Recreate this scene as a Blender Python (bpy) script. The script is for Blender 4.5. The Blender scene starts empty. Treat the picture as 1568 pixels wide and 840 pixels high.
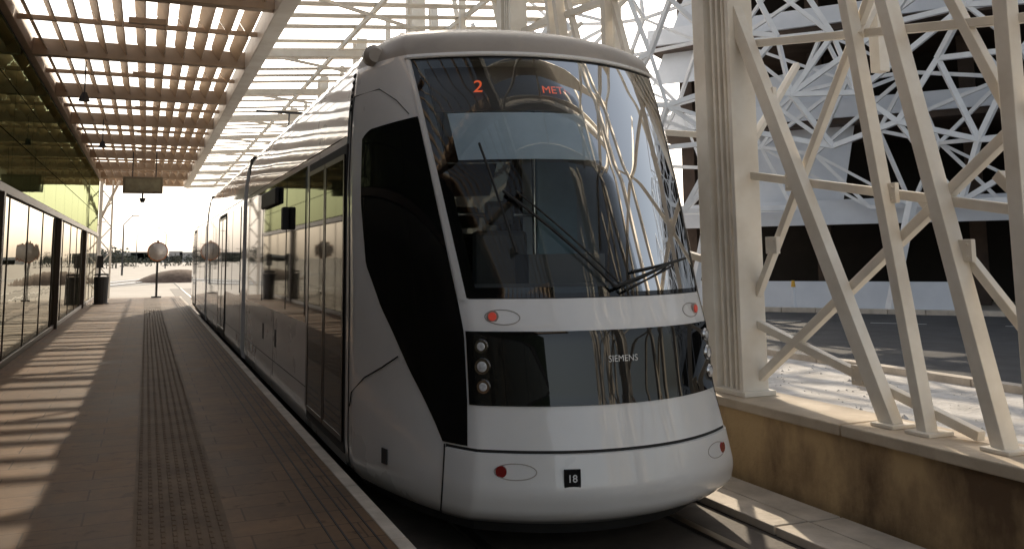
import bpy, math, random, numpy as np
from mathutils import Vector, Matrix
random.seed(7)
scn=bpy.context.scene
scn.view_settings.view_transform='Standard'; scn.view_settings.look='None'; scn.view_settings.exposure=0; scn.view_settings.gamma=1
# ---------------------------------------------------------------- materials
def nodes(name):
    m=bpy.data.materials.new(name); m.use_nodes=True
    nt=m.node_tree; return m,nt,nt.nodes,nt.links,nt.nodes['Principled BSDF']
def mat(name,c1,c2=None,rough=.5,metal=0,scale=3,detail=4,bump=0,bscale=None,lo=.35,hi=.65,coat=0,r2=None,stretch=None,ior=1.5):
    m,nt,N,L,b=nodes(name)
    b.inputs['Metallic'].default_value=metal; b.inputs['Roughness'].default_value=rough
    b.inputs['Coat Weight'].default_value=coat; b.inputs['Coat Roughness'].default_value=.04; b.inputs['IOR'].default_value=ior
    if c2 is None: c2=tuple(x*.82 for x in c1)
    tc=N.new('ShaderNodeTexCoord'); mp=N.new('ShaderNodeMapping'); L.new(tc.outputs['Object'],mp.inputs[0])
    if stretch: mp.inputs['Scale'].default_value=stretch
    n=N.new('ShaderNodeTexNoise'); n.inputs['Scale'].default_value=scale; n.inputs['Detail'].default_value=detail; n.inputs['Roughness'].default_value=.62
    L.new(mp.outputs[0],n.inputs['Vector'])
    r=N.new('ShaderNodeValToRGB'); r.color_ramp.elements[0].position=lo; r.color_ramp.elements[1].position=hi
    r.color_ramp.elements[0].color=(*c2,1); r.color_ramp.elements[1].color=(*c1,1)
    L.new(n.outputs['Fac'],r.inputs[0]); L.new(r.outputs[0],b.inputs['Base Color'])
    if r2 is not None:
        mr=N.new('ShaderNodeMapRange'); mr.inputs['To Min'].default_value=rough; mr.inputs['To Max'].default_value=r2
        mr.inputs['From Min'].default_value=.3; mr.inputs['From Max'].default_value=.7
        L.new(n.outputs['Fac'],mr.inputs[0]); L.new(mr.outputs[0],b.inputs['Roughness'])
    if bump:
        n2=N.new('ShaderNodeTexNoise'); n2.inputs['Scale'].default_value=bscale or scale*8; n2.inputs['Detail'].default_value=4
        L.new(tc.outputs['Object'],n2.inputs['Vector'])
        bp=N.new('ShaderNodeBump'); bp.inputs['Strength'].default_value=bump; bp.inputs['Distance'].default_value=.02
        L.new(n2.outputs['Fac'],bp.inputs['Height']); L.new(bp.outputs[0],b.inputs['Normal'])
    return m
def glassmat(name,tint,ior=1.8,rough=.01):
    m,nt,N,L,b=nodes(name); N.remove(b)
    out=N['Material Output']; t=N.new('ShaderNodeBsdfTransparent'); t.inputs[0].default_value=(*tint,1)
    g=N.new('ShaderNodeBsdfGlossy'); g.inputs['Roughness'].default_value=rough
    f=N.new('ShaderNodeFresnel'); f.inputs['IOR'].default_value=ior
    x=N.new('ShaderNodeMixShader'); L.new(f.outputs[0],x.inputs[0]); L.new(t.outputs[0],x.inputs[1]); L.new(g.outputs[0],x.inputs[2]); L.new(x.outputs[0],out.inputs[0])
    return m
def tintedgloss(name,base,refl,ior,rough):
    m,nt,N,L,b=nodes(name); N.remove(b)
    out=N['Material Output']; t=N.new('ShaderNodeBsdfDiffuse'); t.inputs[0].default_value=(*base,1)
    g=N.new('ShaderNodeBsdfGlossy'); g.inputs['Roughness'].default_value=rough; g.inputs[0].default_value=(*refl,1)
    tc=N.new('ShaderNodeTexCoord'); n=N.new('ShaderNodeTexNoise'); n.inputs['Scale'].default_value=.8; n.inputs['Detail'].default_value=2
    L.new(tc.outputs['Object'],n.inputs['Vector']); bp=N.new('ShaderNodeBump'); bp.inputs['Strength'].default_value=.1; bp.inputs['Distance'].default_value=.05
    L.new(n.outputs['Fac'],bp.inputs['Height']); L.new(bp.outputs[0],g.inputs['Normal'])
    f=N.new('ShaderNodeFresnel'); f.inputs['IOR'].default_value=ior
    x=N.new('ShaderNodeMixShader'); L.new(f.outputs[0],x.inputs[0]); L.new(t.outputs[0],x.inputs[1]); L.new(g.outputs[0],x.inputs[2]); L.new(x.outputs[0],out.inputs[0])
    return m
def emat(name,c,s,base=None):
    m,nt,N,L,b=nodes(name); b.inputs['Base Color'].default_value=(*(base or c),1); b.inputs['Emission Color'].default_value=(*c,1); b.inputs['Emission Strength'].default_value=s; return m
def brickmat(name,c1,c2,cm,bw,bh,mortar,rough=.6,rot=0,bump=.3):
    m,nt,N,L,b=nodes(name)
    tc=N.new('ShaderNodeTexCoord'); mp=N.new('ShaderNodeMapping'); L.new(tc.outputs['Object'],mp.inputs[0]); mp.inputs['Rotation'].default_value=(0,0,rot)
    br=N.new('ShaderNodeTexBrick'); br.inputs['Scale'].default_value=1; br.inputs['Brick Width'].default_value=bw; br.inputs['Row Height'].default_value=bh
    br.inputs['Mortar Size'].default_value=mortar; br.inputs['Color1'].default_value=(*c1,1); br.inputs['Color2'].default_value=(*c2,1); br.inputs['Mortar'].default_value=(*cm,1)
    br.offset=0.5
    L.new(mp.outputs[0],br.inputs['Vector'])
    n=N.new('ShaderNodeTexNoise'); n.inputs['Scale'].default_value=1.3; n.inputs['Detail'].default_value=7; n.inputs['Roughness'].default_value=.75; L.new(tc.outputs['Object'],n.inputs['Vector'])
    r=N.new('ShaderNodeValToRGB'); r.color_ramp.elements[0].position=.3; r.color_ramp.elements[1].position=.7
    r.color_ramp.elements[0].color=(.42,.39,.37,1); r.color_ramp.elements[1].color=(1.2,1.13,1.05,1)
    L.new(n.outputs['Fac'],r.inputs[0])
    mx=N.new('ShaderNodeMixRGB'); mx.blend_type='MULTIPLY'; mx.inputs[0].default_value=1
    L.new(br.outputs['Color'],mx.inputs[1]); L.new(r.outputs[0],mx.inputs[2])
    # small dark stains
    n3=N.new('ShaderNodeTexNoise'); n3.inputs['Scale'].default_value=9; n3.inputs['Detail'].default_value=3; L.new(tc.outputs['Object'],n3.inputs['Vector'])
    r3=N.new('ShaderNodeValToRGB'); r3.color_ramp.elements[0].position=.30; r3.color_ramp.elements[1].position=.38; r3.color_ramp.elements[0].color=(.6,.57,.55,1)
    L.new(n3.outputs['Fac'],r3.inputs[0]); mx2=N.new('ShaderNodeMixRGB'); mx2.blend_type='MULTIPLY'; mx2.inputs[0].default_value=1
    L.new(mx.outputs[0],mx2.inputs[1]); L.new(r3.outputs[0],mx2.inputs[2]); L.new(mx2.outputs[0],b.inputs['Base Color'])
    mr=N.new('ShaderNodeMapRange'); mr.inputs['To Min'].default_value=rough-.15; mr.inputs['To Max'].default_value=rough+.15; L.new(n.outputs['Fac'],mr.inputs[0]); L.new(mr.outputs[0],b.inputs['Roughness'])
    b.inputs['IOR'].default_value=1.32
    bp=N.new('ShaderNodeBump'); bp.inputs['Strength'].default_value=bump; bp.inputs['Distance'].default_value=.01; bp.invert=True
    L.new(br.outputs['Fac'],bp.inputs['Height']); L.new(bp.outputs[0],b.inputs['Normal'])
    return m
PAINT=mat('tram_paint',(.86,.86,.86),(.80,.795,.785),rough=.25,scale=1.2,coat=1,r2=.34)
PAINT2=mat('tram_paint_roof',(.42,.38,.34),(.33,.30,.27),rough=.45,scale=2)
BLACK=mat('black_gloss',(.008,.008,.009),(.005,.005,.005),rough=.03,ior=1.6)
SIDEGL=mat('side_glass',(.022,.018,.014),(.012,.010,.008),rough=.03,ior=1.6)
RUB=mat('rubber',(.02,.02,.02),rough=.7)
DARK=mat('dark_grey',(.05,.05,.052),rough=.6)
DOORP=mat('door_paint',(.06,.045,.035),rough=.3)
CHROME=mat('chrome',(.7,.7,.7),(.6,.6,.6),rough=.15,metal=1)
WSG=glassmat('windscreen_glass',(.86,.91,.91),ior=1.42)
LENS=mat('lamp_lens',(.75,.77,.8),(.5,.52,.55),rough=.1,scale=60,coat=1)
REDL=emat('red_lamp',(.8,.08,.05),.2,(.5,.08,.06))
REDD=mat('red_reflector',(.30,.02,.02),rough=.15,coat=1)
LED=emat('led_orange',(1,.13,.03),.6,(.2,.03,.01))
WHITE=mat('white_letter',(.9,.9,.9),(.86,.86,.86),rough=.4)
STEEL=mat('white_steel',(.86,.815,.735),(.74,.68,.59),rough=.5,scale=2.5)
LOUV=mat('louver_tan',(.66,.51,.36),(.52,.39,.27),rough=.55,scale=1.5)
BEAMT=mat('beam_tan',(.52,.38,.26),(.42,.30,.2),rough=.55,scale=1.5)
CONC=mat('concrete',(.54,.38,.20),(.14,.085,.045),rough=.8,scale=1.5,detail=8,bump=.35,bscale=20,lo=.36,hi=.60,stretch=(1,1,.55))  # brown stains; golden patches paint in light bounced off the tram
CONC2=mat('concrete_light',(.62,.55,.47),(.42,.37,.31),rough=.75,scale=3,detail=7,bump=.2,bscale=30)
ASPH=mat('asphalt',(.055,.055,.06),(.035,.035,.037),rough=.85,scale=1.4,bump=.3,bscale=60)
GRAV=mat('gravel',(.60,.58,.56),(.40,.38,.36),rough=.95,scale=2.2,detail=9,bump=.8,bscale=18)
SAND=mat('sand_ground',(.5,.46,.41),(.40,.36,.31),rough=.95,scale=.4,detail=8)
PLAT=brickmat('paving',(.195,.122,.070),(.160,.102,.060),(.08,.05,.03),.6,.3,.006,rough=.68)
TACT=mat('tactile',(.15,.10,.062),(.10,.066,.042),rough=.75,scale=3,ior=1.3)
GGLASS=tintedgloss('green_glass',(.016,.026,.012),(.36,.41,.25),1.6,.03)
LGLASS=tintedgloss('lower_glass',(.05,.052,.04),(.86,.83,.74),1.9,.02)
FRAME=mat('frame_brown',(.07,.05,.035),rough=.45)
WPAN=mat('white_panel',(.74,.78,.85),(.64,.68,.75),rough=.6,scale=.6)
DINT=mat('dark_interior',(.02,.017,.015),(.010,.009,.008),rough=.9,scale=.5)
SLABM=mat('slab_brown',(.10,.07,.055),(.05,.036,.03),rough=.8,scale=.8)
# ---------------------------------------------------------------- mesh helper
class MB:
    def __init__(s): s.v=[];s.f=[]
    def add(s,vs,fs):
        o=len(s.v); s.v+=[tuple(p) for p in vs]; s.f+=[tuple(i+o for i in f) for f in fs]
    def box(s,x0,x1,y0,y1,z0,z1):
        s.add([(x0,y0,z0),(x1,y0,z0),(x1,y1,z0),(x0,y1,z0),(x0,y0,z1),(x1,y0,z1),(x1,y1,z1),(x0,y1,z1)],
              [(0,3,2,1),(4,5,6,7),(0,1,5,4),(1,2,6,5),(2,3,7,6),(3,0,4,7)])
    def beam(s,p,q,w,h=None,up=(0,0,1)):
        h=h or w; p=Vector(p);q=Vector(q); d=(q-p).normalized(); up=Vector(up)
        if abs(d.dot(up))>.97: up=Vector((1,0,0))
        a=d.cross(up).normalized()*w/2; b=d.cross(a).normalized()*h/2
        vs=[p-a-b,p+a-b,p+a+b,p-a+b,q-a-b,q+a-b,q+a+b,q-a+b]
        s.add(vs,[(0,1,2,3),(7,6,5,4),(0,4,5,1),(1,5,6,2),(2,6,7,3),(3,7,4,0)])
    def tube(s,p,q,r,r2=None,n=10,cap=True):
        r2=r if r2 is None else r2
        p=Vector(p);q=Vector(q); d=(q-p).normalized(); up=Vector((0,0,1))
        if abs(d.dot(up))>.97: up=Vector((1,0,0))
        a=d.cross(up).normalized(); b=d.cross(a).normalized()
        vs=[p+(a*math.cos(t)+b*math.sin(t))*r for t in [2*math.pi*i/n for i in range(n)]]+[q+(a*math.cos(t)+b*math.sin(t))*r2 for t in [2*math.pi*i/n for i in range(n)]]
        fs=[(i,(i+1)%n,n+(i+1)%n,n+i) for i in range(n)]
        if cap: fs+=[tuple(range(n))[::-1],tuple(range(n,2*n))]
        s.add(vs,fs)
    def path(s,pts,r,n=6):
        for a,b in zip(pts[:-1],pts[1:]): s.tube(a,b,r,n=n)
    def quad(s,a,b,c,d): s.add([a,b,c,d],[(0,1,2,3)])
    def obj(s,name,m,parent=None,bevel=0,smooth=False,angle=40):
        me=bpy.data.meshes.new(name); me.from_pydata(s.v,[],s.f); me.update()
        import bmesh
        bm=bmesh.new(); bm.from_mesh(me); bmesh.ops.recalc_face_normals(bm,faces=bm.faces); bm.to_mesh(me); bm.free()
        me.materials.append(m); o=bpy.data.objects.new(name,me); scn.collection.objects.link(o)
        if parent: o.parent=parent
        if bevel:
            b=o.modifiers.new('b','BEVEL'); b.width=bevel; b.segments=2; b.limit_method='ANGLE'
        if smooth:
            for p in me.polygons: p.use_smooth=True
            try: me.set_sharp_from_angle(angle=math.radians(angle))
            except Exception: pass
        return o
def empty(name,loc=(0,0,0)):
    e=bpy.data.objects.new(name,None); scn.collection.objects.link(e); return e
def text(name,body,size,loc,rot,m,parent,ext=.001,align='CENTER',bold=0):
    c=bpy.data.curves.new(name,'FONT'); c.body=body; c.size=size; c.extrude=ext; c.align_x=align; c.align_y='CENTER'; c.offset=bold
    c.materials.append(m); o=bpy.data.objects.new(name,c); o.location=loc; o.rotation_euler=rot; scn.collection.objects.link(o); o.parent=parent; return o
# ---------------------------------------------------------------- camera
f_,yaw,pitch,roll,ppy=1361.43, math.radians(22.284), math.radians(6.902), math.radians(-0.688), 225.2
fw=Vector((math.sin(yaw)*math.cos(pitch),math.cos(yaw)*math.cos(pitch),math.sin(pitch)))
r0=Vector((math.cos(yaw),-math.sin(yaw),0)); u0=r0.cross(fw)
rr=r0*math.cos(roll)+u0*math.sin(roll); uu=-r0*math.sin(roll)+u0*math.cos(roll)
cam=bpy.data.cameras.new('camera'); co=bpy.data.objects.new('camera',cam); scn.collection.objects.link(co)
M=Matrix((rr,uu,-fw)).transposed().to_4x4(); M.translation=Vector((0,0,1.847)); co.matrix_world=M
cam.sensor_width=36; cam.lens=f_/1568*36; cam.shift_y=-(420-ppy)/1568; cam.clip_end=5000; cam.clip_start=.05
scn.camera=co
# ---------------------------------------------------------------- sky, sun
AZ,EL=math.radians(18.8),math.radians(25)
S=Vector((math.sin(AZ)*math.cos(EL),math.cos(AZ)*math.cos(EL),math.sin(EL)))
w=bpy.data.worlds.new('World'); scn.world=w; w.use_nodes=True
nt=w.node_tree; sk=nt.nodes.new('ShaderNodeTexSky'); sk.sky_type='NISHITA'; sk.sun_disc=False; sk.sun_elevation=EL; sk.sun_rotation=AZ; sk.dust_density=3.5; sk.air_density=1.3
hs=nt.nodes.new('ShaderNodeHueSaturation'); hs.inputs['Saturation'].default_value=.45; hs.inputs['Value'].default_value=1.2
nt.links.new(sk.outputs[0],hs.inputs['Color']); nt.links.new(hs.outputs[0],nt.nodes['Background'].inputs[0]); nt.nodes['Background'].inputs[1].default_value=.15
sl=bpy.data.lights.new('sun','SUN'); sl.energy=5; sl.angle=math.radians(.5); sl.color=(1,.85,.65)
so=bpy.data.objects.new('sun',sl); scn.collection.objects.link(so); so.rotation_euler=S.to_track_quat('Z','Y').to_euler()
# ---------------------------------------------------------------- ground
g=MB(); g.quad((-1500,-1500,-.01),(1500,-1500,-.01),(1500,1500,-.01),(-1500,1500,-.01)); g.obj('ground',SAND)
g=MB(); g.box(1.41,4.48,-30,60,-.3,-.002); g.obj('trackbed',mat('trackbed_conc',(.12,.1,.085),(.07,.06,.05),rough=.8,scale=2,bump=.2))
rt=empty('tram_track')
g=MB()
for x in (2.05,3.49):
    g.box(x-.035,x+.035,-30,60,0,.02)
g.obj('rails',mat('rail_steel',(.35,.33,.3),rough=.3,metal=.9),rt)
g=MB()
for i in range(-10,24):
    g.box(3.88,4.15,i*1.25+.01,i*1.25+1.24,.0,.06); g.box(4.17,4.44,i*1.25+.01,i*1.25+1.24,.0,.055)
g.obj('concrete_planks',CONC2,rt,bevel=.008)
pl=empty('platform')
g=MB(); g.box(-1.95,1.30,-25,40,-.2,.30); g.obj('paving',PLAT,pl)
g=MB()
for i in range(-20,32): g.box(1.303,1.39,i*1.25+.004,i*1.25+1.246,-.2,.302)
g.obj('edge_coping',CONC2,pl,bevel=.006)
g=MB(); g.box(-.02,.5,-20,39.5,.25,.304); g.obj('tactile_base',TACT,pl)
g=MB()
y=2.5
while y<30:
    for k in range(8):
        x=.015+k*.063
        g.add([(x-.014,y-.04,.304),(x+.014,y-.04,.304),(x+.014,y+.04,.304),(x-.014,y+.04,.304),(x-.008,y-.034,.309),(x+.008,y-.034,.309),(x+.008,y+.034,.309),(x-.008,y+.034,.309)],[(4,5,6,7),(0,1,5,4),(1,2,6,5),(2,3,7,6),(3,0,4,7)])
    y+=.11
g.obj('tactile_bars',TACT,pl)
g=MB()
for x in (1.0,1.08,1.16,1.24): g.box(x-.005,x+.005,-20,39.5,.28,.3035)
g.obj('edge_grooves',RUB,pl)
# ---------------------------------------------------------------- left glass wall
lw=empty('glass_wall')
X=-1.92
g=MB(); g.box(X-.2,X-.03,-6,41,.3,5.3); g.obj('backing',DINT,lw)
g=MB(); gl=MB()
ys=[-6+2.35*i for i in range(20)]+[41]
for a,b in zip(ys[:-1],ys[1:]):
    gl.box(X-.02,X,a+.012,b-.012,.42,2.78)
    z=2.96
    while z<5.15:
        g.box(X-.02,X,a+.012,b-.012,z,z+.715); z+=.735
g.obj('upper_glass',GGLASS,lw); gl.obj('lower_glass',LGLASS,lw)
g=MB()
g.box(X-.02,X+.05,-6,41,2.80,2.93); g.box(X-.02,X+.03,-6,41,.3,.40)
for y in (4.6,14.0,23.0,32.4): g.box(X-.02,X+.09,y-.09,y+.09,.3,2.80)
for y in ys: g.box(X-.02,X+.012,y-.012,y+.012,.4,2.8)
g.obj('frames',FRAME,lw,bevel=.005)
# ---------------------------------------------------------------- canopy over platform
cp=empty('platform_canopy')
ZC=5.25; YS=-3.8
g=MB()
g.box(1.50,1.74,YS,44,ZC-.12,ZC+.30)
g.obj('edge_beam',STEEL,cp,bevel=.01)
g=MB()
g.box(-1.98,-1.84,YS,44,ZC-.02,ZC+.30)
yy=YS
while yy<45:
    g.box(-1.84,1.50,yy-.09,yy+.09,ZC-.06,ZC+.22); yy+=4.0
g.obj('cross_beams',BEAMT,cp,bevel=.008)
g=MB()
x=-1.70
while x<1.45:
    y0=YS
    while y0<44:
        for (ya,yb) in ((y0+.1,y0+1.95),(y0+2.05,y0+3.9)):
            g.beam((x,ya,ZC+.14),(x,yb,ZC+.14),.018,.265,up=(math.sin(-.58),0,math.cos(-.58)))
        y0+=4
    x+=.3
g.obj('louvers',LOUV,cp)
g=MB()
yy=YS+2
while yy<44:
    g.box(-1.84,1.50,yy-.03,yy+.03,ZC+.05,ZC+.12); 
    g.box(-.35,.15,yy-.75,yy-.65,ZC-.06,ZC+.02); yy+=4.0
g.obj('purlins_lights',BEAMT,cp)
# ---------------------------------------------------------------- slatted roof above the track
tr=empty('track_roof')
ZR=5.75
g=MB()
yy=3.2; k=0
while yy<50:
    g.beam((1.74,yy,ZR-.1),(6.4,yy,ZR+.25),.24,.02); k+=1; yy+=.72 if k%3 else 1.1
g.obj('slats',STEEL,tr)
g=MB()
for x in (3.2,4.8,6.3):
    zz=ZR-.05+(x-1.74)*.075
    g.beam((x,3,zz-.12),(x,50,zz-.12),.06,.08)
yy=4
while yy<50:
    g.beam((1.74,yy,ZR-.3),(6.4,yy,ZR+.02),.09,.12)
    g.beam((1.74,yy,ZR-.3),(6.3,yy+4,ZR+.0),.05)
    g.beam((1.62,yy,5.5),(1.74,yy,ZR-.1),.1)
    yy+=4
g.obj('roof_trusses',STEEL,tr)
# ---------------------------------------------------------------- right low wall
cw=empty('concrete_wall')
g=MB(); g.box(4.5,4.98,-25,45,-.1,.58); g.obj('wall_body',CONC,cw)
g=MB()
for i in range(-10,18): g.box(4.46,5.02,i*2.5+.01,i*2.5+2.49,.583,.66)
g.obj('wall_coping',mat('coping_conc',(.58,.49,.38),(.44,.36,.27),rough=.7,scale=3,bump=.15),cw,bevel=.01)
# ---------------------------------------------------------------- near lattice truss
def lattice_bay(oy,name='lattice_truss'):
    e=empty(name)
    g=MB(); X=4.75
    def P(y,z,dx=0): return (X+dx,y+oy,z)
    g.box(X-.12,X+.12,6.66+oy,6.84+oy,.66,7.2)
    for y in (6.57,6.49,6.41): g.box(X-.10,X+.10,y-.016+oy,y+.016+oy,.66,7.2)
    g.box(X-.13,X+.13,6.28+oy,6.33+oy,.66,7.2)
    z=1.2
    while z<7: g.box(X-.04,X+.04,6.33+oy,6.66+oy,z,z+.03); z+=.9
    g.box(X-.16,X+.16,6.22+oy,6.88+oy,.66,.70)
    def ext(a,b,z):
        t=(z-b[1])/(a[1]-b[1]); return (b[0]+(a[0]-b[0])*t,z)
    legs=[((6.39,4.08),(4.79,.66),.095),((4.98,3.69),(4.49,.66),.08),((4.61,3.59),(3.92,.66),.095)]
    for a,b,t in legs:
        c=ext(a,b,6.4); g.beam(P(*b,-.02),P(*c,-.02),t,t*1.3)
        g.box(X-.12,X+.10,b[0]+oy-.1,b[0]+oy+.1,.66,.685)
    g.box(X-.05,X+.05,3.66+oy,3.76+oy,.66,7.0)
    br=[((6.56,3.70),(1.85,2.92),.06),((6.59,2.55),(1.85,1.75),.065),((6.49,1.29),(4.16,.70),.065),((6.39,.74),(3.0,3.1),.07),
        ((6.29,1.49),(4.7,3.9),.06),((3.2,.66),(4.5,2.2),.06),((3.9,2.3),(2.3,.66),.07),((5.2,5.8),(3.75,2.6),.07),((6.5,5.0),(2.2,4.6),.08),((3.0,3.1),(4.4,6.4),.07)]
    for a,b,t in br: g.beam(P(*a,.07),P(*b,.07),t,t)
    for y,z in ((6.5,2.5),(6.5,4.2),(4.9,3.4),(3.75,4.5)):
        g.beam(P(y,z),(6.3,y+oy+.9,z+1.3),.06)
    g.box(6.24,6.36,6.2+oy,6.32+oy,3.5,6.2)
    # gusset plates and bolts at the joints
    for y,z in ((5.95,3.13),(5.72,2.40),(4.72,2.24),(4.14,1.84),(5.1,.96),(6.0,1.9)):
        g.box(X-.005,X+.035,y-.07+oy,y+.07+oy,z-.07,z+.07)
        for dy in (-.04,.04):
            for dz in (-.04,.04): g.tube((X-.012,y+dy+oy,z+dz),(X+.0,y+dy+oy,z+dz),.011,n=6)
    g.obj('members',STEEL,e,bevel=.006)
    return e
for oy in (0,5.0,10,15,20,26,-5.0,-10): lattice_bay(oy)
# ---------------------------------------------------------------- street, right
g=MB(); g.quad((5.05,-20,.02),(5.05,60,.02),(10.3,60,.02),(10.3,-20,.02)); g.obj('gravel_verge',GRAV)
rd=empty('road')
o=Vector((16.5,25,0)); d=Vector((.62,-.785,0)); n=Vector((-.785,-.62,0))
def F(u,v,z): return o+d*u+n*v+Vector((0,0,z))
g=MB(); g.add([(10.5,31.6,.03),(10.5,-60,.03),(78,-54,.03)],[(0,1,2)]); g.obj('asphalt',ASPH,rd)
g=MB()
i=-9
while i<60:
    v=.3
    g.add([F(i+.01,v,0),F(i+.99,v,0),F(i+.99,v+.28,0),F(i+.01,v+.28,0),F(i+.01,v,.16),F(i+.99,v,.16),F(i+.99,v+.28,.16),F(i+.01,v+.28,.16)],[(4,5,6,7),(0,1,5,4),(1,2,6,5),(2,3,7,6),(3,0,4,7)])
    i+=1
for i in range(-10,31): g.box(10.3,10.5,i+.01,i+.99,0,.12)
g.obj('kerbs',CONC2,rd)
g=MB()
for i in range(-3,16): g.quad(F(i*3,4,.034),F(i*3+1.3,4,.034),F(i*3+1.3,4.12,.034),F(i*3,4.12,.034))
g.obj('lane_marks',mat('road_white',(.6,.6,.58),rough=.7,scale=8),rd)
g=MB()
for i in range(700):
    x=random.uniform(5.3,10.2);y=random.uniform(5,20);r=random.uniform(.01,.025)*(3 if random.random()<.03 else 1)
    g.add([(x-r,y-r,.01),(x+r,y-r*.7,.01),(x+r*.6,y+r,.01),(x-r,y+r*.8,.01),(x-r*.3,y-r*.3,.02+r),(x+r*.4,y+.2*r,.02+r*.8)],[(0,1,5,4),(1,2,5),(2,3,4,5),(3,0,4)])
g.obj('stones',GRAV)
# ---------------------------------------------------------------- stadium building
st=empty('stadium_building')
def fb(g,u0,u1,v0,v1,z0,z1):
    g.add([F(u0,v0,z0),F(u1,v0,z0),F(u1,v1,z0),F(u0,v1,z0),F(u0,v0,z1),F(u1,v0,z1),F(u1,v1,z1),F(u0,v1,z1)],[(0,3,2,1),(4,5,6,7),(0,1,5,4),(1,2,6,5),(2,3,7,6),(3,0,4,7)])
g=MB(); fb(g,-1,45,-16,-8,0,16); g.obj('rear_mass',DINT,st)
g=MB()
for z in (2.9,6.0,9.2,12.4): fb(g,-2,45,-8,-2.2,z,z+.45)
u=-2
while u<45:
    fb(g,u,u+.5,-6,-5.5,0,13); u+=5
g.obj('slabs_columns',SLABM,st)
g=MB()
fb(g,-3,45,-2.2,-1.9,2.7,3.5)
for z in (6.2,9.4,12.6): fb(g,-2,45,-2.2,-2.05,z,z+.6)
for u0,u1,z0,z1 in ((0,4.5,3.5,8.5),(9.5,14,3.5,7.4),(19,24,6.5,11),(28,34,3.5,9),(-2,1,8,12.5)):
    g.add([F(u0,-2.4,z0),F(u1,-2.4,z0),F(u1+.8,-3.4,z1),F(u0+1.2,-3.4,z1-.6)],[(0,1,2,3)])
fb(g,-3,8,-1.2,-1,0,.9); fb(g,14,45,-1.2,-1,0,1.1)
g.obj('white_panels',WPAN,st)
g=MB()
random.seed(11)
cols=26; rows=7
def node(i,j,l):
    rs=random.Random(i*1000+j*10+l)
    z=3.4+j*1.75+rs.uniform(-.45,.45) if j>0 else 3.2
    return F(-8+i*2.0+rs.uniform(-.5,.5)+(1 if (j+l)%2 else 0), (.2 if l==0 else -1.5)+j*.28+rs.uniform(-.2,.2), z)
for l in (0,1):
    for i in range(cols):
        for j in range(rows):
            p=node(i,j,l); t=.15 if l==0 else .11
            if i<cols-1 and random.random()<.7: g.beam(p,node(i+1,j,l),t)
            if j<rows-1:
                if random.random()<.85: g.beam(p,node(i,j+1,l),t)
                if i<cols-1 and random.random()<.6: g.beam(p,node(i+1,j+1,l),t)
                if i>0 and random.random()<.35: g.beam(p,node(i-1,j+1,l),t*.8)
            if l==0 and random.random()<.6: g.beam(p,node(i,j,1),.1)
u=-6
while u<44:
    g.beam(F(u,.2,0),F(u+.8,.1,3.3),.22); u+=6
g.obj('space_frame',mat('lattice_white',(.84,.86,.89),(.75,.76,.79),rough=.5,scale=2),st)
e=empty('event_banner'); g=MB(); 
g.add([F(-6.4,-.6,2.0),F(-4.2,-.6,2.0),F(-4.2,-.6,3.0),F(-6.4,-.6,3.0)],[(0,1,2,3)])
for u in (-6.4,-4.2): g.beam(F(u,-.65,0),F(u,-.65,3.0),.06)
g.obj('panel',mat('purple',(.3,.22,.5),(.2,.14,.42),rough=.6,scale=4),e)
text('lettering','Open Day\nCampus',.3,F(-5.3,-.57,2.5),(math.radians(90),0,math.atan2(d.y,d.x)),WHITE,e)
for u in (3.2,9.5,-1.5):
    e=empty('bollard'); g=MB(); p=F(u,-.3,0); g.tube(p,p+Vector((0,0,.75)),.07,.065); g.obj('post',WPAN,e,smooth=True)
    g=MB(); g.tube(p+Vector((0,0,.752)),p+Vector((0,0,.95)),.072,.05); g.obj('cap',mat('yellow',(.7,.4,.04),rough=.5),e,smooth=True)
# ---------------------------------------------------------------- far end
rd2=empty('station_road')
g=MB(); 
def ribbon(g,pts,wd,z):
    for i in range(len(pts)-1):
        a=Vector(pts[i]);b=Vector(pts[i+1])
        da=(Vector(pts[min(i+1,len(pts)-1)])-Vector(pts[max(i-1,0)])).normalized(); db=(Vector(pts[min(i+2,len(pts)-1)])-a).normalized()
        na=Vector((-da.y,da.x));nb=Vector((-db.y,db.x))
        g.add([(*(a-na*wd/2),z),(*(a+na*wd/2),z),(*(b+nb*wd/2),z),(*(b-nb*wd/2),z)],[(0,3,2,1)])
arc=[(-60,58),(-30,58),(-15,60),(-8,64),(-3,72),(0,84),(5,95),(14,104),(40,115)]
ribbon(g,arc,7,.0); g.obj('asphalt',mat('pale_asphalt',(.2,.195,.19),(.15,.145,.14),rough=.8,scale=1),rd2)
g=MB(); ribbon(g,[(p[0]-.2,p[1]+3.9) for p in arc],.35,.08); ribbon(g,[(p[0]+.4,p[1]-3.9) for p in arc],.35,.08); g.obj('kerb',WPAN,rd2)
g=MB(); 
for x in (2.05,3.49): 
    g.box(x-.035,x+.035,60,150,0,.02)
g.obj('far_rails',DARK,rt)
g=MB()
vs=[];fs=[]
for j in range(6):
    rj=1-j/5
    for i in range(20):
        t=2*math.pi*i/20; vs.append((2.6+math.cos(t)*3.4*rj*(1+.1*math.sin(3*t)),78+math.sin(t)*3*rj,(1-rj**2)*1.0))
for j in range(5):
    for i in range(20): fs.append((j*20+i,j*20+(i+1)%20,(j+1)*20+(i+1)%20,(j+1)*20+i))
g.add(vs,fs); g.obj('dirt_mound',mat('soil',(.2,.13,.09),(.1,.06,.04),rough=.95,scale=3,bump=.5),None,smooth=True)
e=empty('convex_mirror'); g=MB(); g.tube((.42,39.2,.3),(.42,39.2,2.6),.045); g.tube((.42,39.2,.3),(.42,39.2,.36),.2); g.obj('pole',DARK,e)
g=MB(); g.tube((.42,39.15,2.15),(.42,39.1,2.15),.39,n=28); g.obj('rim',mat('orange_rim',(.6,.2,.06),rough=.5),e)
g=MB(); vs=[];fs=[]
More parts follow.
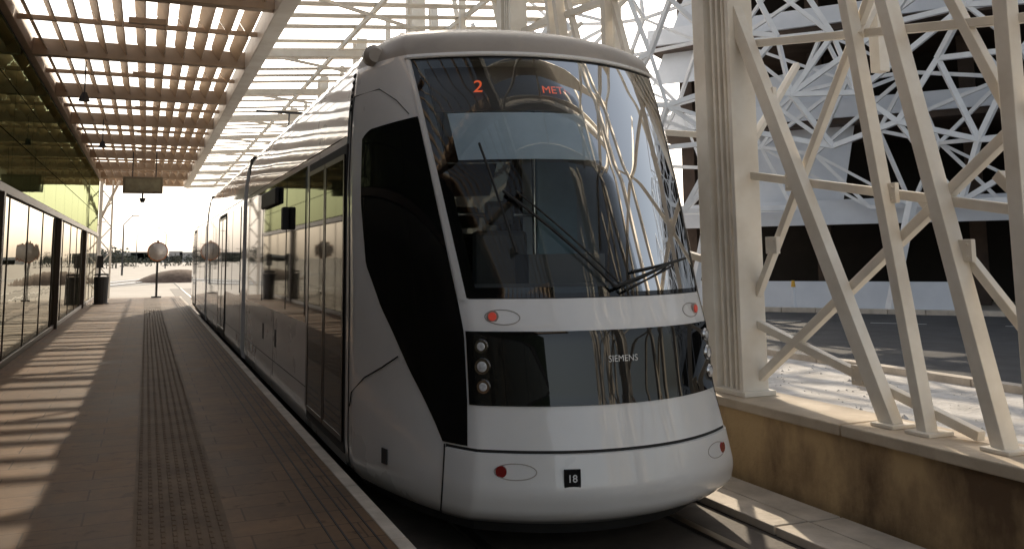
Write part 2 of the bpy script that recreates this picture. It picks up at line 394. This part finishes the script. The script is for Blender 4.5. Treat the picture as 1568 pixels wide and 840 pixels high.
for j in range(5):
    rj=.35*(j+1)/5
    for i in range(24):
        t=2*math.pi*i/24; vs.append((.42+math.cos(t)*rj,39.0+.0+ (rj/.35)**2*.09,2.15+math.sin(t)*rj))
fs=[tuple(range(24))]
for j in range(4):
    for i in range(24): fs.append((j*24+i,j*24+(i+1)%24,(j+1)*24+(i+1)%24,(j+1)*24+i))
g.add(vs,fs); g.obj('mirror',mat('pale_mirror',(.75,.72,.7),(.6,.57,.55),rough=.3,metal=.3),e,smooth=True)  # whitish look is put in the base colour; only partly metallic
def bin_(x,y):
    e=empty('litter_bin'); g=MB(); g.tube((x,y,.34),(x,y,1.25),.22,.25,n=16); g.tube((x,y,.3),(x,y,.34),.26,n=16); g.obj('body',DARK,e,bevel=.01)
    g=MB(); g.tube((x,y,1.30),(x,y,1.36),.27,.2,n=16)
    for t in (0,2.1,4.2): g.beam((x+.2*math.cos(t),y+.2*math.sin(t),1.2),(x+.2*math.cos(t),y+.2*math.sin(t),1.33),.03)
    g.obj('lid',RUB,e)
bin_(-1.45,35.1)
e=empty('help_point'); g=MB(); g.tube((-1.55,35.9,.3),(-1.55,35.9,1.9),.04); g.box(-1.66,-1.44,35.85,35.95,1.55,2.0); g.obj('body',DARK,e,bevel=.02)
def lamp(x,y,h,a=1):
    e=empty('street_lamp'); g=MB(); g.tube((x,y,0),(x,y,h*.85),.12,.07)
    pts=[(x+a*1.2*math.sin(t)*.8,y,h*.85+h*.15*math.sin(t)) for t in (0,.4,.8,1.2,1.57)]
    g.path(pts,.06); g.obj('pole',DARK,e); g=MB(); g.box(pts[-1][0]-.1,pts[-1][0]+.7*a,y-.15,y+.15,h-.05,h+.08); g.obj('head',DARK,e,bevel=.02)
lamp(-2.6,115,7.0); lamp(-8,160,8); lamp(3.5,190,8,-1); lamp(-14,210,8); lamp(-2.3,240,9)
e=empty('canopy_column')
g=MB()
yc=42.5
g.beam((-1.9,yc,0),(-1.9,yc,5.3),.14); g.beam((-1.2,yc+.3,5.3),(-1.9,yc,3.6),.1)
for z in (.5,1.6,2.7,3.8): 
    g.beam((-1.9,yc,z),(-1.45,yc,z+.55),.05); g.beam((-1.45,yc,z+.55),(-1.9,yc,z+1.1),.05)
g.beam((-1.45,yc,0),(-1.45,yc,5.3),.08)
g.obj('members',STEEL,e)
e=empty('hanging_sign')
g=MB(); g.box(-.78,.42,30.9,31.12,3.95,4.48); g.obj('case',mat('sign_case',(.3,.25,.16),rough=.5),e,bevel=.02)
g=MB(); g.box(-.70,.34,30.88,30.9,4.02,4.41); g.obj('face',mat('sign_face',(.42,.38,.24),(.3,.27,.17),rough=.3,scale=6),e)
g=MB(); g.tube((-.5,31,4.48),(-.5,31,5.3),.018); g.tube((.2,31,4.48),(.2,31,5.3),.018); g.tube((-.18,31,3.95),(-.18,31,3.8),.03); g.tube((-.18,31,3.8),(-.18,31,3.66),.11,.06); g.obj('hangers',DARK,e)
for y in (17,24):
    e=empty('canopy_speaker'); g=MB(); g.tube((-1.1,y,5.3),(-1.1,y,4.75),.012); g.tube((-1.1,y,4.75),(-1.1,y,4.6),.04,.1); g.obj('horn',DARK,e)
def leafmass(name,cx,cy,w_,h_,n_,m,seed):
    rs=random.Random(seed); g=MB()
    cl=[(cx+rs.uniform(-w_,w_),cy+rs.uniform(-3,3),rs.uniform(.3,1)*h_,rs.uniform(.8,2.0)) for _ in range(n_//40)]
    for i in range(n_):
        c=rs.choice(cl); r=c[3]
        p=Vector((c[0]+rs.gauss(0,r*.55),c[1]+rs.gauss(0,r*.5),max(.1,c[2]*.8+rs.gauss(0,r*.45))))
        s=rs.uniform(.12,.32); a=Vector((rs.gauss(0,1),rs.gauss(0,1),rs.gauss(0,1))).normalized()*s; b=a.orthogonal().normalized()*s
        g.add([p-a,p+b,p+a,p-b],[(0,1,2,3)])
    for c in cl[::3]: g.tube((c[0],c[1],0),(c[0],c[1],c[2]*.8),.12,.05,n=6)
    g.obj(name,m)
LEAF=mat('foliage',(.12,.12,.09),(.06,.07,.05),rough=.8,scale=.6)
leafmass('distant_trees',-14,210,12,4.5,1800,LEAF,1)
leafmass('distant_trees',8,260,14,3,1500,LEAF,2)
e=empty('distant_buildings'); g=MB()
for i in range(30):
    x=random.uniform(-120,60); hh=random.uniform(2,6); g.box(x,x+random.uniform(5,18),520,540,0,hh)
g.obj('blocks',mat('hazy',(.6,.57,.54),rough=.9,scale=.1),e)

# ================================================================= TRAM
tram=empty('tram')
XC=2.772
K=np.array([ # z, wc, yc, yf, ys, W
[.23,.86,5.44,5.06,6.72,1.24],
[.27,.905,5.29,4.92,6.7,1.29],
[.33,.92,5.21,4.85,6.7,1.315],
[.45,.92,5.17,4.81,6.7,1.325],
[.66,.89,5.20,4.86,6.7,1.325],
[.95,.86,5.28,4.95,6.7,1.325],
[1.37,.86,5.34,5.02,6.7,1.325],
[1.56,.87,5.44,5.11,6.7,1.325],
[2.4,.95,5.80,5.43,6.8,1.325],
[3.0,1.00,6.09,5.71,6.86,1.30],
[3.29,1.02,6.25,5.86,6.9,1.27],
[3.40,1.04,6.32,5.93,6.92,1.23],
[3.50,1.02,6.42,6.04,6.95,1.16],
[3.58,.94,6.58,6.25,6.97,1.05],
[3.60,.88,6.68,6.38,6.98,1.0]])
def kz(z):
    h=.02 if z<.4 else .04
    zs=[min(max(z+dz,.23),3.60) for dz in (-h,-h/2,0,h/2,h)]
    return [sum(np.interp(q,K[:,0],K[:,c]) for q in zs)/5 for c in range(1,6)]
def SP(s,z,off=0):
    wc,yc,yf,ys_,W=kz(z)
    def raw(a):
        if a<=1: return wc*a, yf+(yc-yf)*a**2.1
        if a<=2:
            t=a-1; c=(wc+.56*(W-wc),yc+.27*(ys_-yc))
            return ((1-t)**2*wc+2*t*(1-t)*c[0]+t*t*W,(1-t)**2*yc+2*t*(1-t)*c[1]+t*t*ys_)
        return W, ys_+(7.0-ys_)*(a-2)
    a=abs(s); sg=-1 if s<0 else 1
    w_,y=raw(a)
    p=Vector((XC+sg*w_,y,z))
    if off:
        e=.01
        a1,a2=max(a-e,0),min(a+e,3)
        w1,y1=raw(a1);w2,y2=raw(a2); t=Vector((w2-w1,y2-y1)); nn=Vector((t.y,-t.x)).normalized()
        p+=Vector((sg*nn.x*off,nn.y*off,0))
        if z>1.5 and z<3.3: p.z+=off*.4
    return p
def patch(g,sf0,sf1,z0,z1,ns,nz,off=0,zf=None):
    vs=[];fs=[]
    for j in range(nz+1):
        z=z0+(z1-z0)*j/nz; a=sf0(z) if callable(sf0) else sf0; b=sf1(z) if callable(sf1) else sf1
        for i in range(ns+1):
            s=a+(b-a)*i/ns; zz=zf(s,j/nz) if zf else z
            vs.append(SP(s,zz,off))
    for j in range(nz):
        for i in range(ns):
            q=j*(ns+1)+i; fs.append((q,q+1,q+ns+2,q+ns+1))
    g.add(vs,fs)
g=MB()
patch(g,-1.25,1.25,.69,1.57,70,24)
for sg in (-1,1):
    patch(g,sg*1.25,sg*3,.23,1.57,36,40)
    patch(g,sg*.985,sg*3,1.57,3.29,44,40)
patch(g,-3,3,3.29,3.60,120,16)
vs=[];fs=[]
ns=60
for j in range(7):
    for i in range(ns+1):
        s=-3+6*i/ns; p=SP(s,3.60); t=j/6; w_=abs(p.x-XC); zt=3.60+.07*(1-(w_/1.0)**2)
        vs.append((p.x,p.y+(7.0-p.y)*t,3.60+(zt-3.60)*math.sin(t*1.57)))
for j in range(6):
    for i in range(ns): q=j*(ns+1)+i; fs.append((q,q+1,q+ns+2,q+ns+1))
g.add(vs,fs)
sh=g.obj('cab_shell',PAINT,tram,smooth=True,angle=50)
sh.data.materials.append(PAINT2)
for p in sh.data.polygons:
    if p.center.z>3.33 and p.center.y<7: p.material_index=1
g=MB(); patch(g,-1.245,1.245,.23,.668,90,24,off=.010)
vs=[SP(-1.245+2.49*i/80,.668,.010) for i in range(81)]+[SP(-1.245+2.49*i/80,.675,-.02) for i in range(81)]
g.add(vs,[(i,i+1,82+i,81+i) for i in range(80)])
g.obj('bumper',PAINT,tram,smooth=True,angle=50)
g=MB(); patch(g,-1.26,1.26,.64,.70,80,2,off=-.006); patch(g,-3,3,.15,.30,60,2,off=-.06); g.obj('bumper_gap',RUB,tram)
zb=[.68,.8,1.1,1.5,1.82,2.3,2.75,2.9]; sb=[1.26,1.33,1.53,1.75,1.865,1.89,1.87,1.86]
for sg in (-1,1):
    g=MB()
    patch(g,lambda z:sg*1.075,lambda z:sg*float(np.interp(z,zb,sb)),.70,2.80,24,44,off=.006,zf=lambda s,t:.70+t*(2.13+ (-.04*max(0,(abs(s)-1.1))/.8)-(.06*max(0,(abs(s)-1.72)/.15)**2) ))
    g.obj('cab_side_glass',BLACK,tram,smooth=True)
    g=MB(); patch(g,sg*1.005,sg*1.055,1.56,3.3,3,40,off=.012); g.obj('a_pillar_trim',PAINT,tram,smooth=True)
g=MB(); patch(g,-.965,.965,1.60,3.26,60,50,off=.006); g.obj('windscreen',WSG,tram,smooth=True)
g=MB()
patch(g,-.995,-.93,1.575,3.29,4,40,off=.002); patch(g,.93,.995,1.575,3.29,4,40,off=.002); patch(g,-.99,.99,1.575,1.64,60,2,off=.001); patch(g,-.99,.99,3.2,3.285,60,2,off=.001)
g.obj('windscreen_gasket',BLACK,tram,smooth=True)
g=MB(); pts=[SP(-1.06+2.12*i/50,3.30,.012) for i in range(51)]; g.path(pts,.014,8); g.obj('brow_trim',PAINT,tram,smooth=True)
g=MB(); patch(g,-.93,.93,2.88,3.27,40,10,off=-.05); g.obj('display_band',mat('display_black',(.03,.025,.025),rough=.4),tram,smooth=True)
g=MB(); patch(g,-.86,.80,2.52,2.87,40,10,off=-.05); g.obj('sun_blind',mat('blind_blue',(.40,.47,.56),(.33,.40,.48),rough=.7),tram,smooth=True)
lean=math.radians(90-26)
def ontext(name,body,size,s,z,off,m,rx=lean,bold=0):
    p=SP(s,z,off); q=SP(s+.05,z,off); q0=SP(s-.05,z,off); zr=math.atan2(q.y-q0.y,q.x-q0.x)
    return text(name,body,size,p,(rx,0,zr),m,tram,bold=bold)
ontext('led_route','2',.15,-.62,3.05,-.02,LED); ontext('led_destination','METRO',.09,-.03,3.03,-.02,LED)
g=MB(); patch(g,-1.06,1.06,.935,1.375,100,14,off=.006); g.obj('lamp_panel',BLACK,tram,smooth=True)
ontext('maker_lettering','SIEMENS',.056,.0,1.20,.014,WHITE,rx=math.radians(86),bold=0)
def disc(g,s,z,r,off,thick,rx=1,n=24,r2=None):
    p=SP(s,z,off); a=SP(s+.01,z,off);b=SP(s-.01,z,off); t=(a-b).normalized(); nn=Vector((t.y,-t.x,0)).normalized()
    if nn.y>0: nn=-nn
    g.tube(p,p+nn*thick,r,r2 if r2 is not None else r,n=n); return p,nn
for sg in (-1,1):
    for z,r in ((1.285,.036),(1.165,.044),(1.045,.036)):
        g=MB(); disc(g,sg*.955,z,r+.010,.004,.014,r2=r+.004); g.obj('lamp_ring',CHROME,tram,smooth=True)
        g=MB(); disc(g,sg*.955,z,r-.002,.010,.012,r2=r*.6); g.obj('lamp_lens',LENS,tram,smooth=True)
    g=MB(); disc(g,sg*.86,1.465,.038,.0,.012); g.obj('marker_ring',PAINT2,tram,smooth=True)
    g=MB(); disc(g,sg*.86,1.465,.030,.0,.02,r2=.025); g.obj('marker_lamp',REDL,tram,smooth=True)
    g=MB()
    pts=[SP(sg*(.80+.11*math.cos(2*math.pi*i/24)),1.46+.045*math.sin(2*math.pi*i/24),.001) for i in range(25)]
    g.path(pts,.003,6)
    pts=[SP(sg*(.78+.12*math.cos(2*math.pi*i/24)),.575+.045*math.sin(2*math.pi*i/24),.010) for i in range(25)]; g.path(pts,.003,6); g.obj('recess_shade_rim',PAINT2,tram,smooth=True)  # darker bead paints the shaded rim; no hollow is modelled
    g=MB(); disc(g,sg*.86,.575,.034,.006,.012); g.obj('rear_reflector',REDD,tram,smooth=True)
p=SP(-.45,.54,.016); q=SP(-.35,.54,.016)-SP(-.55,.54,.016); zr=math.atan2(q.y,q.x)
g=MB(); g.box(-.05,.05,-.004,.004,-.055,.055); o2=g.obj('fleet_plate',BLACK,tram,bevel=.003); o2.location=p; o2.rotation_euler=(0,0,zr)
nrm=Vector((math.sin(zr),-math.cos(zr),0)); text('fleet_number','18',.06,p+nrm*.006,(math.radians(90),0,zr),WHITE,tram,bold=.0008)
g=MB()
for sg in (-1,1):
    g.path([SP(sg*2.45,z,.001) for z in np.linspace(.25,3.3,40)],.006,4)
    g.path([SP(sg*1.25,z,.010) for z in np.linspace(.24,.69,12)],.006,4)
    g.path([SP(sg*s_,z_,.002) for s_,z_ in ((2.44,.74),(2.3,.745),(2.2,.78),(2.1,.85),(1.9,.98),(1.75,1.08),(1.62,1.17))],.006,4)
    g.path([SP(sg*s_,z_,.002) for s_,z_ in ((2.44,2.74),(2.2,3.0),(2.0,3.1),(1.6,3.1),(1.35,2.98),(1.2,2.86))],.004,4)
g.obj('seams',RUB,tram)
p=SP(-1.72,.5,.006); q=SP(-1.65,.5,.006)-SP(-1.8,.5,.006); zr=math.atan2(q.y,q.x)
g=MB(); g.box(-.04,.04,-.004,.004,-.05,.05); o2=g.obj('side_emblem',DARK,tram); o2.location=p; o2.rotation_euler=(0,0,zr)
g=MB()
for (s1,z1,bs0,bz0,bs1,bz1) in ((-.62,2.25,-.62,1.85,-.70,2.6),(.55,1.75,.2,1.72,.85,1.8)):
    g.path([SP(.02+(s1-.02)*t,1.62+(z1-1.62)*t,.045) for t in np.linspace(0,1,8)],.011,6)
    g.path([SP(.10+(s1-.02)*t,1.60+(z1-1.60)*t,.04) for t in np.linspace(0,1,8)],.007,6)
    g.path([SP(bs0+(bs1-bs0)*t,bz0+(bz1-bz0)*t,.022) for t in np.linspace(0,1,8)],.009,6)
g.obj('wipers',RUB,tram)
# cab interior
g=MB(); g.box(XC-.85,XC+.85,5.9,7.6,.85,.9); g.box(XC-1.2,XC+1.2,7.55,7.6,.9,3.3); g.box(XC-.9,XC+.9,6.5,7.55,3.2,3.23)
g.obj('cab_walls',mat('cab_grey',(.55,.63,.70),(.46,.54,.61),rough=.7),tram)
g=MB(); g.box(XC-.35,XC+.4,7.5,7.54,1.0,2.9); g.obj('cab_door_glass',SIDEGL,tram)
g=MB(); g.box(XC+.55,XC+.95,7.5,7.54,1.5,2.7);g.box(XC-.95,XC-.5,7.5,7.54,1.5,2.7); g.obj('cab_panes',mat('daylit_pane',(.5,.7,.82),rough=.2),tram)  # opaque; pale blue colour stands in for daylight through rear windows
g=MB()
g.tube((XC-.42,7.35,.9),(XC-.42,7.35,3.2),.02); g.tube((XC+.45,7.35,.9),(XC+.45,7.35,3.2),.02); g.tube((XC-.42,7.35,2.2),(XC+.45,7.35,2.2),.018)
g.obj('cab_handrails',CHROME,tram,smooth=True)
g=MB()
vs=[];fs=[]
for j,(oy,z) in enumerate(((.04,1.57),(.22,1.66),(.6,1.62),(.65,1.3))):
    for i in range(21):
        s=-.97+1.94*i/20; p=SP(s,1.57); vs.append((p.x,p.y+oy,z))
for j in range(3):
    for i in range(20): q=j*21+i; fs.append((q,q+1,q+22,q+21))
g.add(vs,fs)
g.box(XC-.3,XC+.3,5.75,6.0,1.6,1.85)
g.obj('dashboard',DARK,tram)
g=MB(); g.box(XC-.25,XC+.25,6.6,7.0,1.3,1.42); g.box(XC-.24,XC+.24,7.0,7.12,1.42,2.05); g.box(XC-.13,XC+.13,7.02,7.12,2.1,2.3); g.box(XC-.06,XC+.06,6.7,6.9,.9,1.3)
g.obj('driver_seat',DARK,tram,bevel=.04)
for sg in (-1,1):
    g=MB(); c=Vector((XC+sg*1.19,6.75,3.40)); g.tube(c,c+Vector((0,-.10,-.01)),.075,.085,n=18); g.tube(c+Vector((0,-.10,-.01)),c+Vector((0,-.15,-.015)),.085,.055,n=18)
    g.obj('roof_camera_housing',PAINT2,tram,smooth=True)
    g=MB()
    for i in range(3):
        for j in range(6):
            a=2.55+.15*i; z=3.0+.055*j
            g.tube(SP(sg*a,z,.001),SP(sg*(a+.10),z+.02,.001),.010,n=6)
    g.obj('vent_slots',RUB,tram)
prof=[(1.24,.23),(1.30,.27),(1.325,.42),(1.325,2.72),(1.31,3.0),(1.27,3.29),(1.23,3.40),(1.16,3.50),(1.05,3.575),(1.0,3.60),(.7,3.64),(.35,3.665),(0,3.67)]
full=[(-a,b) for a,b in prof]+[(a,b) for a,b in prof[-2::-1]]
def module(y0,y1):
    g=MB(); n_=len(full)
    ysl=list(np.linspace(y0,y1,3))
    vs=[(XC+a,y,b) for y in ysl for a,b in full]; fs=[]
    for j in range(len(ysl)-1):
        for i in range(n_-1): fs.append((j*n_+i,j*n_+i+1,(j+1)*n_+i+1,(j+1)*n_+i))
    fs.append(tuple(range(n_))[::-1]) if y0>7.5 else None; fs.append(tuple(range((len(ysl)-1)*n_,len(ysl)*n_)))
    g.add(vs,fs); g.obj('body_module',PAINT,tram,smooth=True,angle=35)
def panel(g,sg,y0,y1,z0,z1,off=.006,th=.02):
    x=XC+sg*(1.325+off); x2=XC+sg*(1.325-th)
    g.box(min(x,x2),max(x,x2),y0,y1,z0,z1)
MODS=[(7.0,14.55),(15.15,24.1),(24.7,32.3)]
for y0,y1 in MODS: module(y0,y1)
g=MB()
for a,b in ((14.55,15.15),(24.1,24.7)):
    for i in range(6):
        y=a+(b-a)*(i+.5)/6
        g.box(XC-1.24,XC+1.24,y-.03,y+.03,.35,3.45)
    g.box(XC-1.19,XC+1.19,a,b,.4,3.4)
g.obj('bellows',RUB,tram)
doors=[(7.02,8.68),(18.4,20.1),(29.5,31.1)]
wins=[[(8.92,10.15),(10.22,12.35),(12.42,14.2)],[(15.5,16.9),(16.97,18.15)],[(20.35,22.0),(22.07,23.8)],[(25.0,27.2),(27.27,29.25)]]
for sg in (-1,1):
    g=MB(); fr=MB(); rb=MB()
    for a,b in doors:
        panel(fr,sg,a-.05,b+.05,.36,2.74,.004)
        m=(a+b)/2
        panel(g,sg,a,m-.012,.44,2.66,.012); panel(g,sg,m+.012,b,.44,2.66,.012)
        for q0,q1 in ((a,m-.012),(m+.012,b)):
            for z in (.44,2.62): panel(rb,sg,q0,q1,z,z+.04,.016)
            panel(rb,sg,q0,q0+.035,.48,2.62,.016); panel(rb,sg,q1-.035,q1,.48,2.62,.016)
    g.obj('door_glass',SIDEGL,tram); fr.obj('door_frames',RUB,tram,bevel=.01); rb.obj('door_edges',DOORP,tram)
    g=MB(); fr=MB()
    for grp in wins:
        panel(fr,sg,grp[0][0]-.06,grp[-1][1]+.06,1.22,2.74,.003)
        for a,b in grp: panel(g,sg,a,b,1.28,2.70,.009)
    g.obj('windows',SIDEGL,tram); fr.obj('window_band',BLACK,tram)
    g=MB()
    for y in (8.8,11.2,14.3,15.4,18.25,20.25,23.9,24.9,29.35): panel(g,sg,y-.004,y+.004,.45,1.2,.002)
    for a,b in MODS: 
        panel(g,sg,a+(.05 if a>8 else 1.8),b-.05,.62,.628,.002); panel(g,sg,a+.05,b-.05,2.80,2.806,.001)
    for y in (11.0,12.2): panel(g,sg,y-.07,y+.07,.80,1.0,.003)
    g.obj('panel_gaps',RUB,tram)
    g=MB()
    x=XC+sg*1.335
    g.box(min(x,x+sg*.05),max(x,x+sg*.05),10.8,12.2,2.48,2.68)
    g.box(min(x,x+sg*.07),max(x,x+sg*.07),9.98,10.12,2.15,2.4); g.obj('side_display',DARK,tram,bevel=.015)
g=MB()
for a,b in MODS: g.box(XC-1.15,XC+1.15,max(a,5.8),b,.12,.3)
g.box(XC-.8,XC+.8,5.9,7.2,.13,.6)
g.obj('underframe',RUB,tram)
g=MB()
for yb in (9.6,11.4,18.8,20.6,27.5,29.3):
    for sg in (-1,1): g.tube((XC+sg*.76,yb,.31),(XC+sg*.66,yb,.31),.29,n=24)
g.obj('wheels',DARK,tram)
g=MB()
for a,b in ((8.2,12.5),(16.2,22.5),(25.8,31)):
    g.box(XC-.85,XC+.85,a,b,3.6,3.85)
g.obj('roof_equipment',PAINT2,tram,bevel=.06)
g=MB()
g.box(XC-.4,XC+.4,18.7,19.5,3.7,3.9)
g.beam((XC-.4,19.4,3.9),(XC-.15,18.6,4.4),.04); g.beam((XC+.4,19.4,3.9),(XC+.15,18.6,4.4),.04); g.beam((XC-.15,18.6,4.4),(XC,19.5,4.95),.035); g.beam((XC-.7,19.5,4.97),(XC+.7,19.5,4.97),.05)
g.obj('pantograph',DARK,tram)
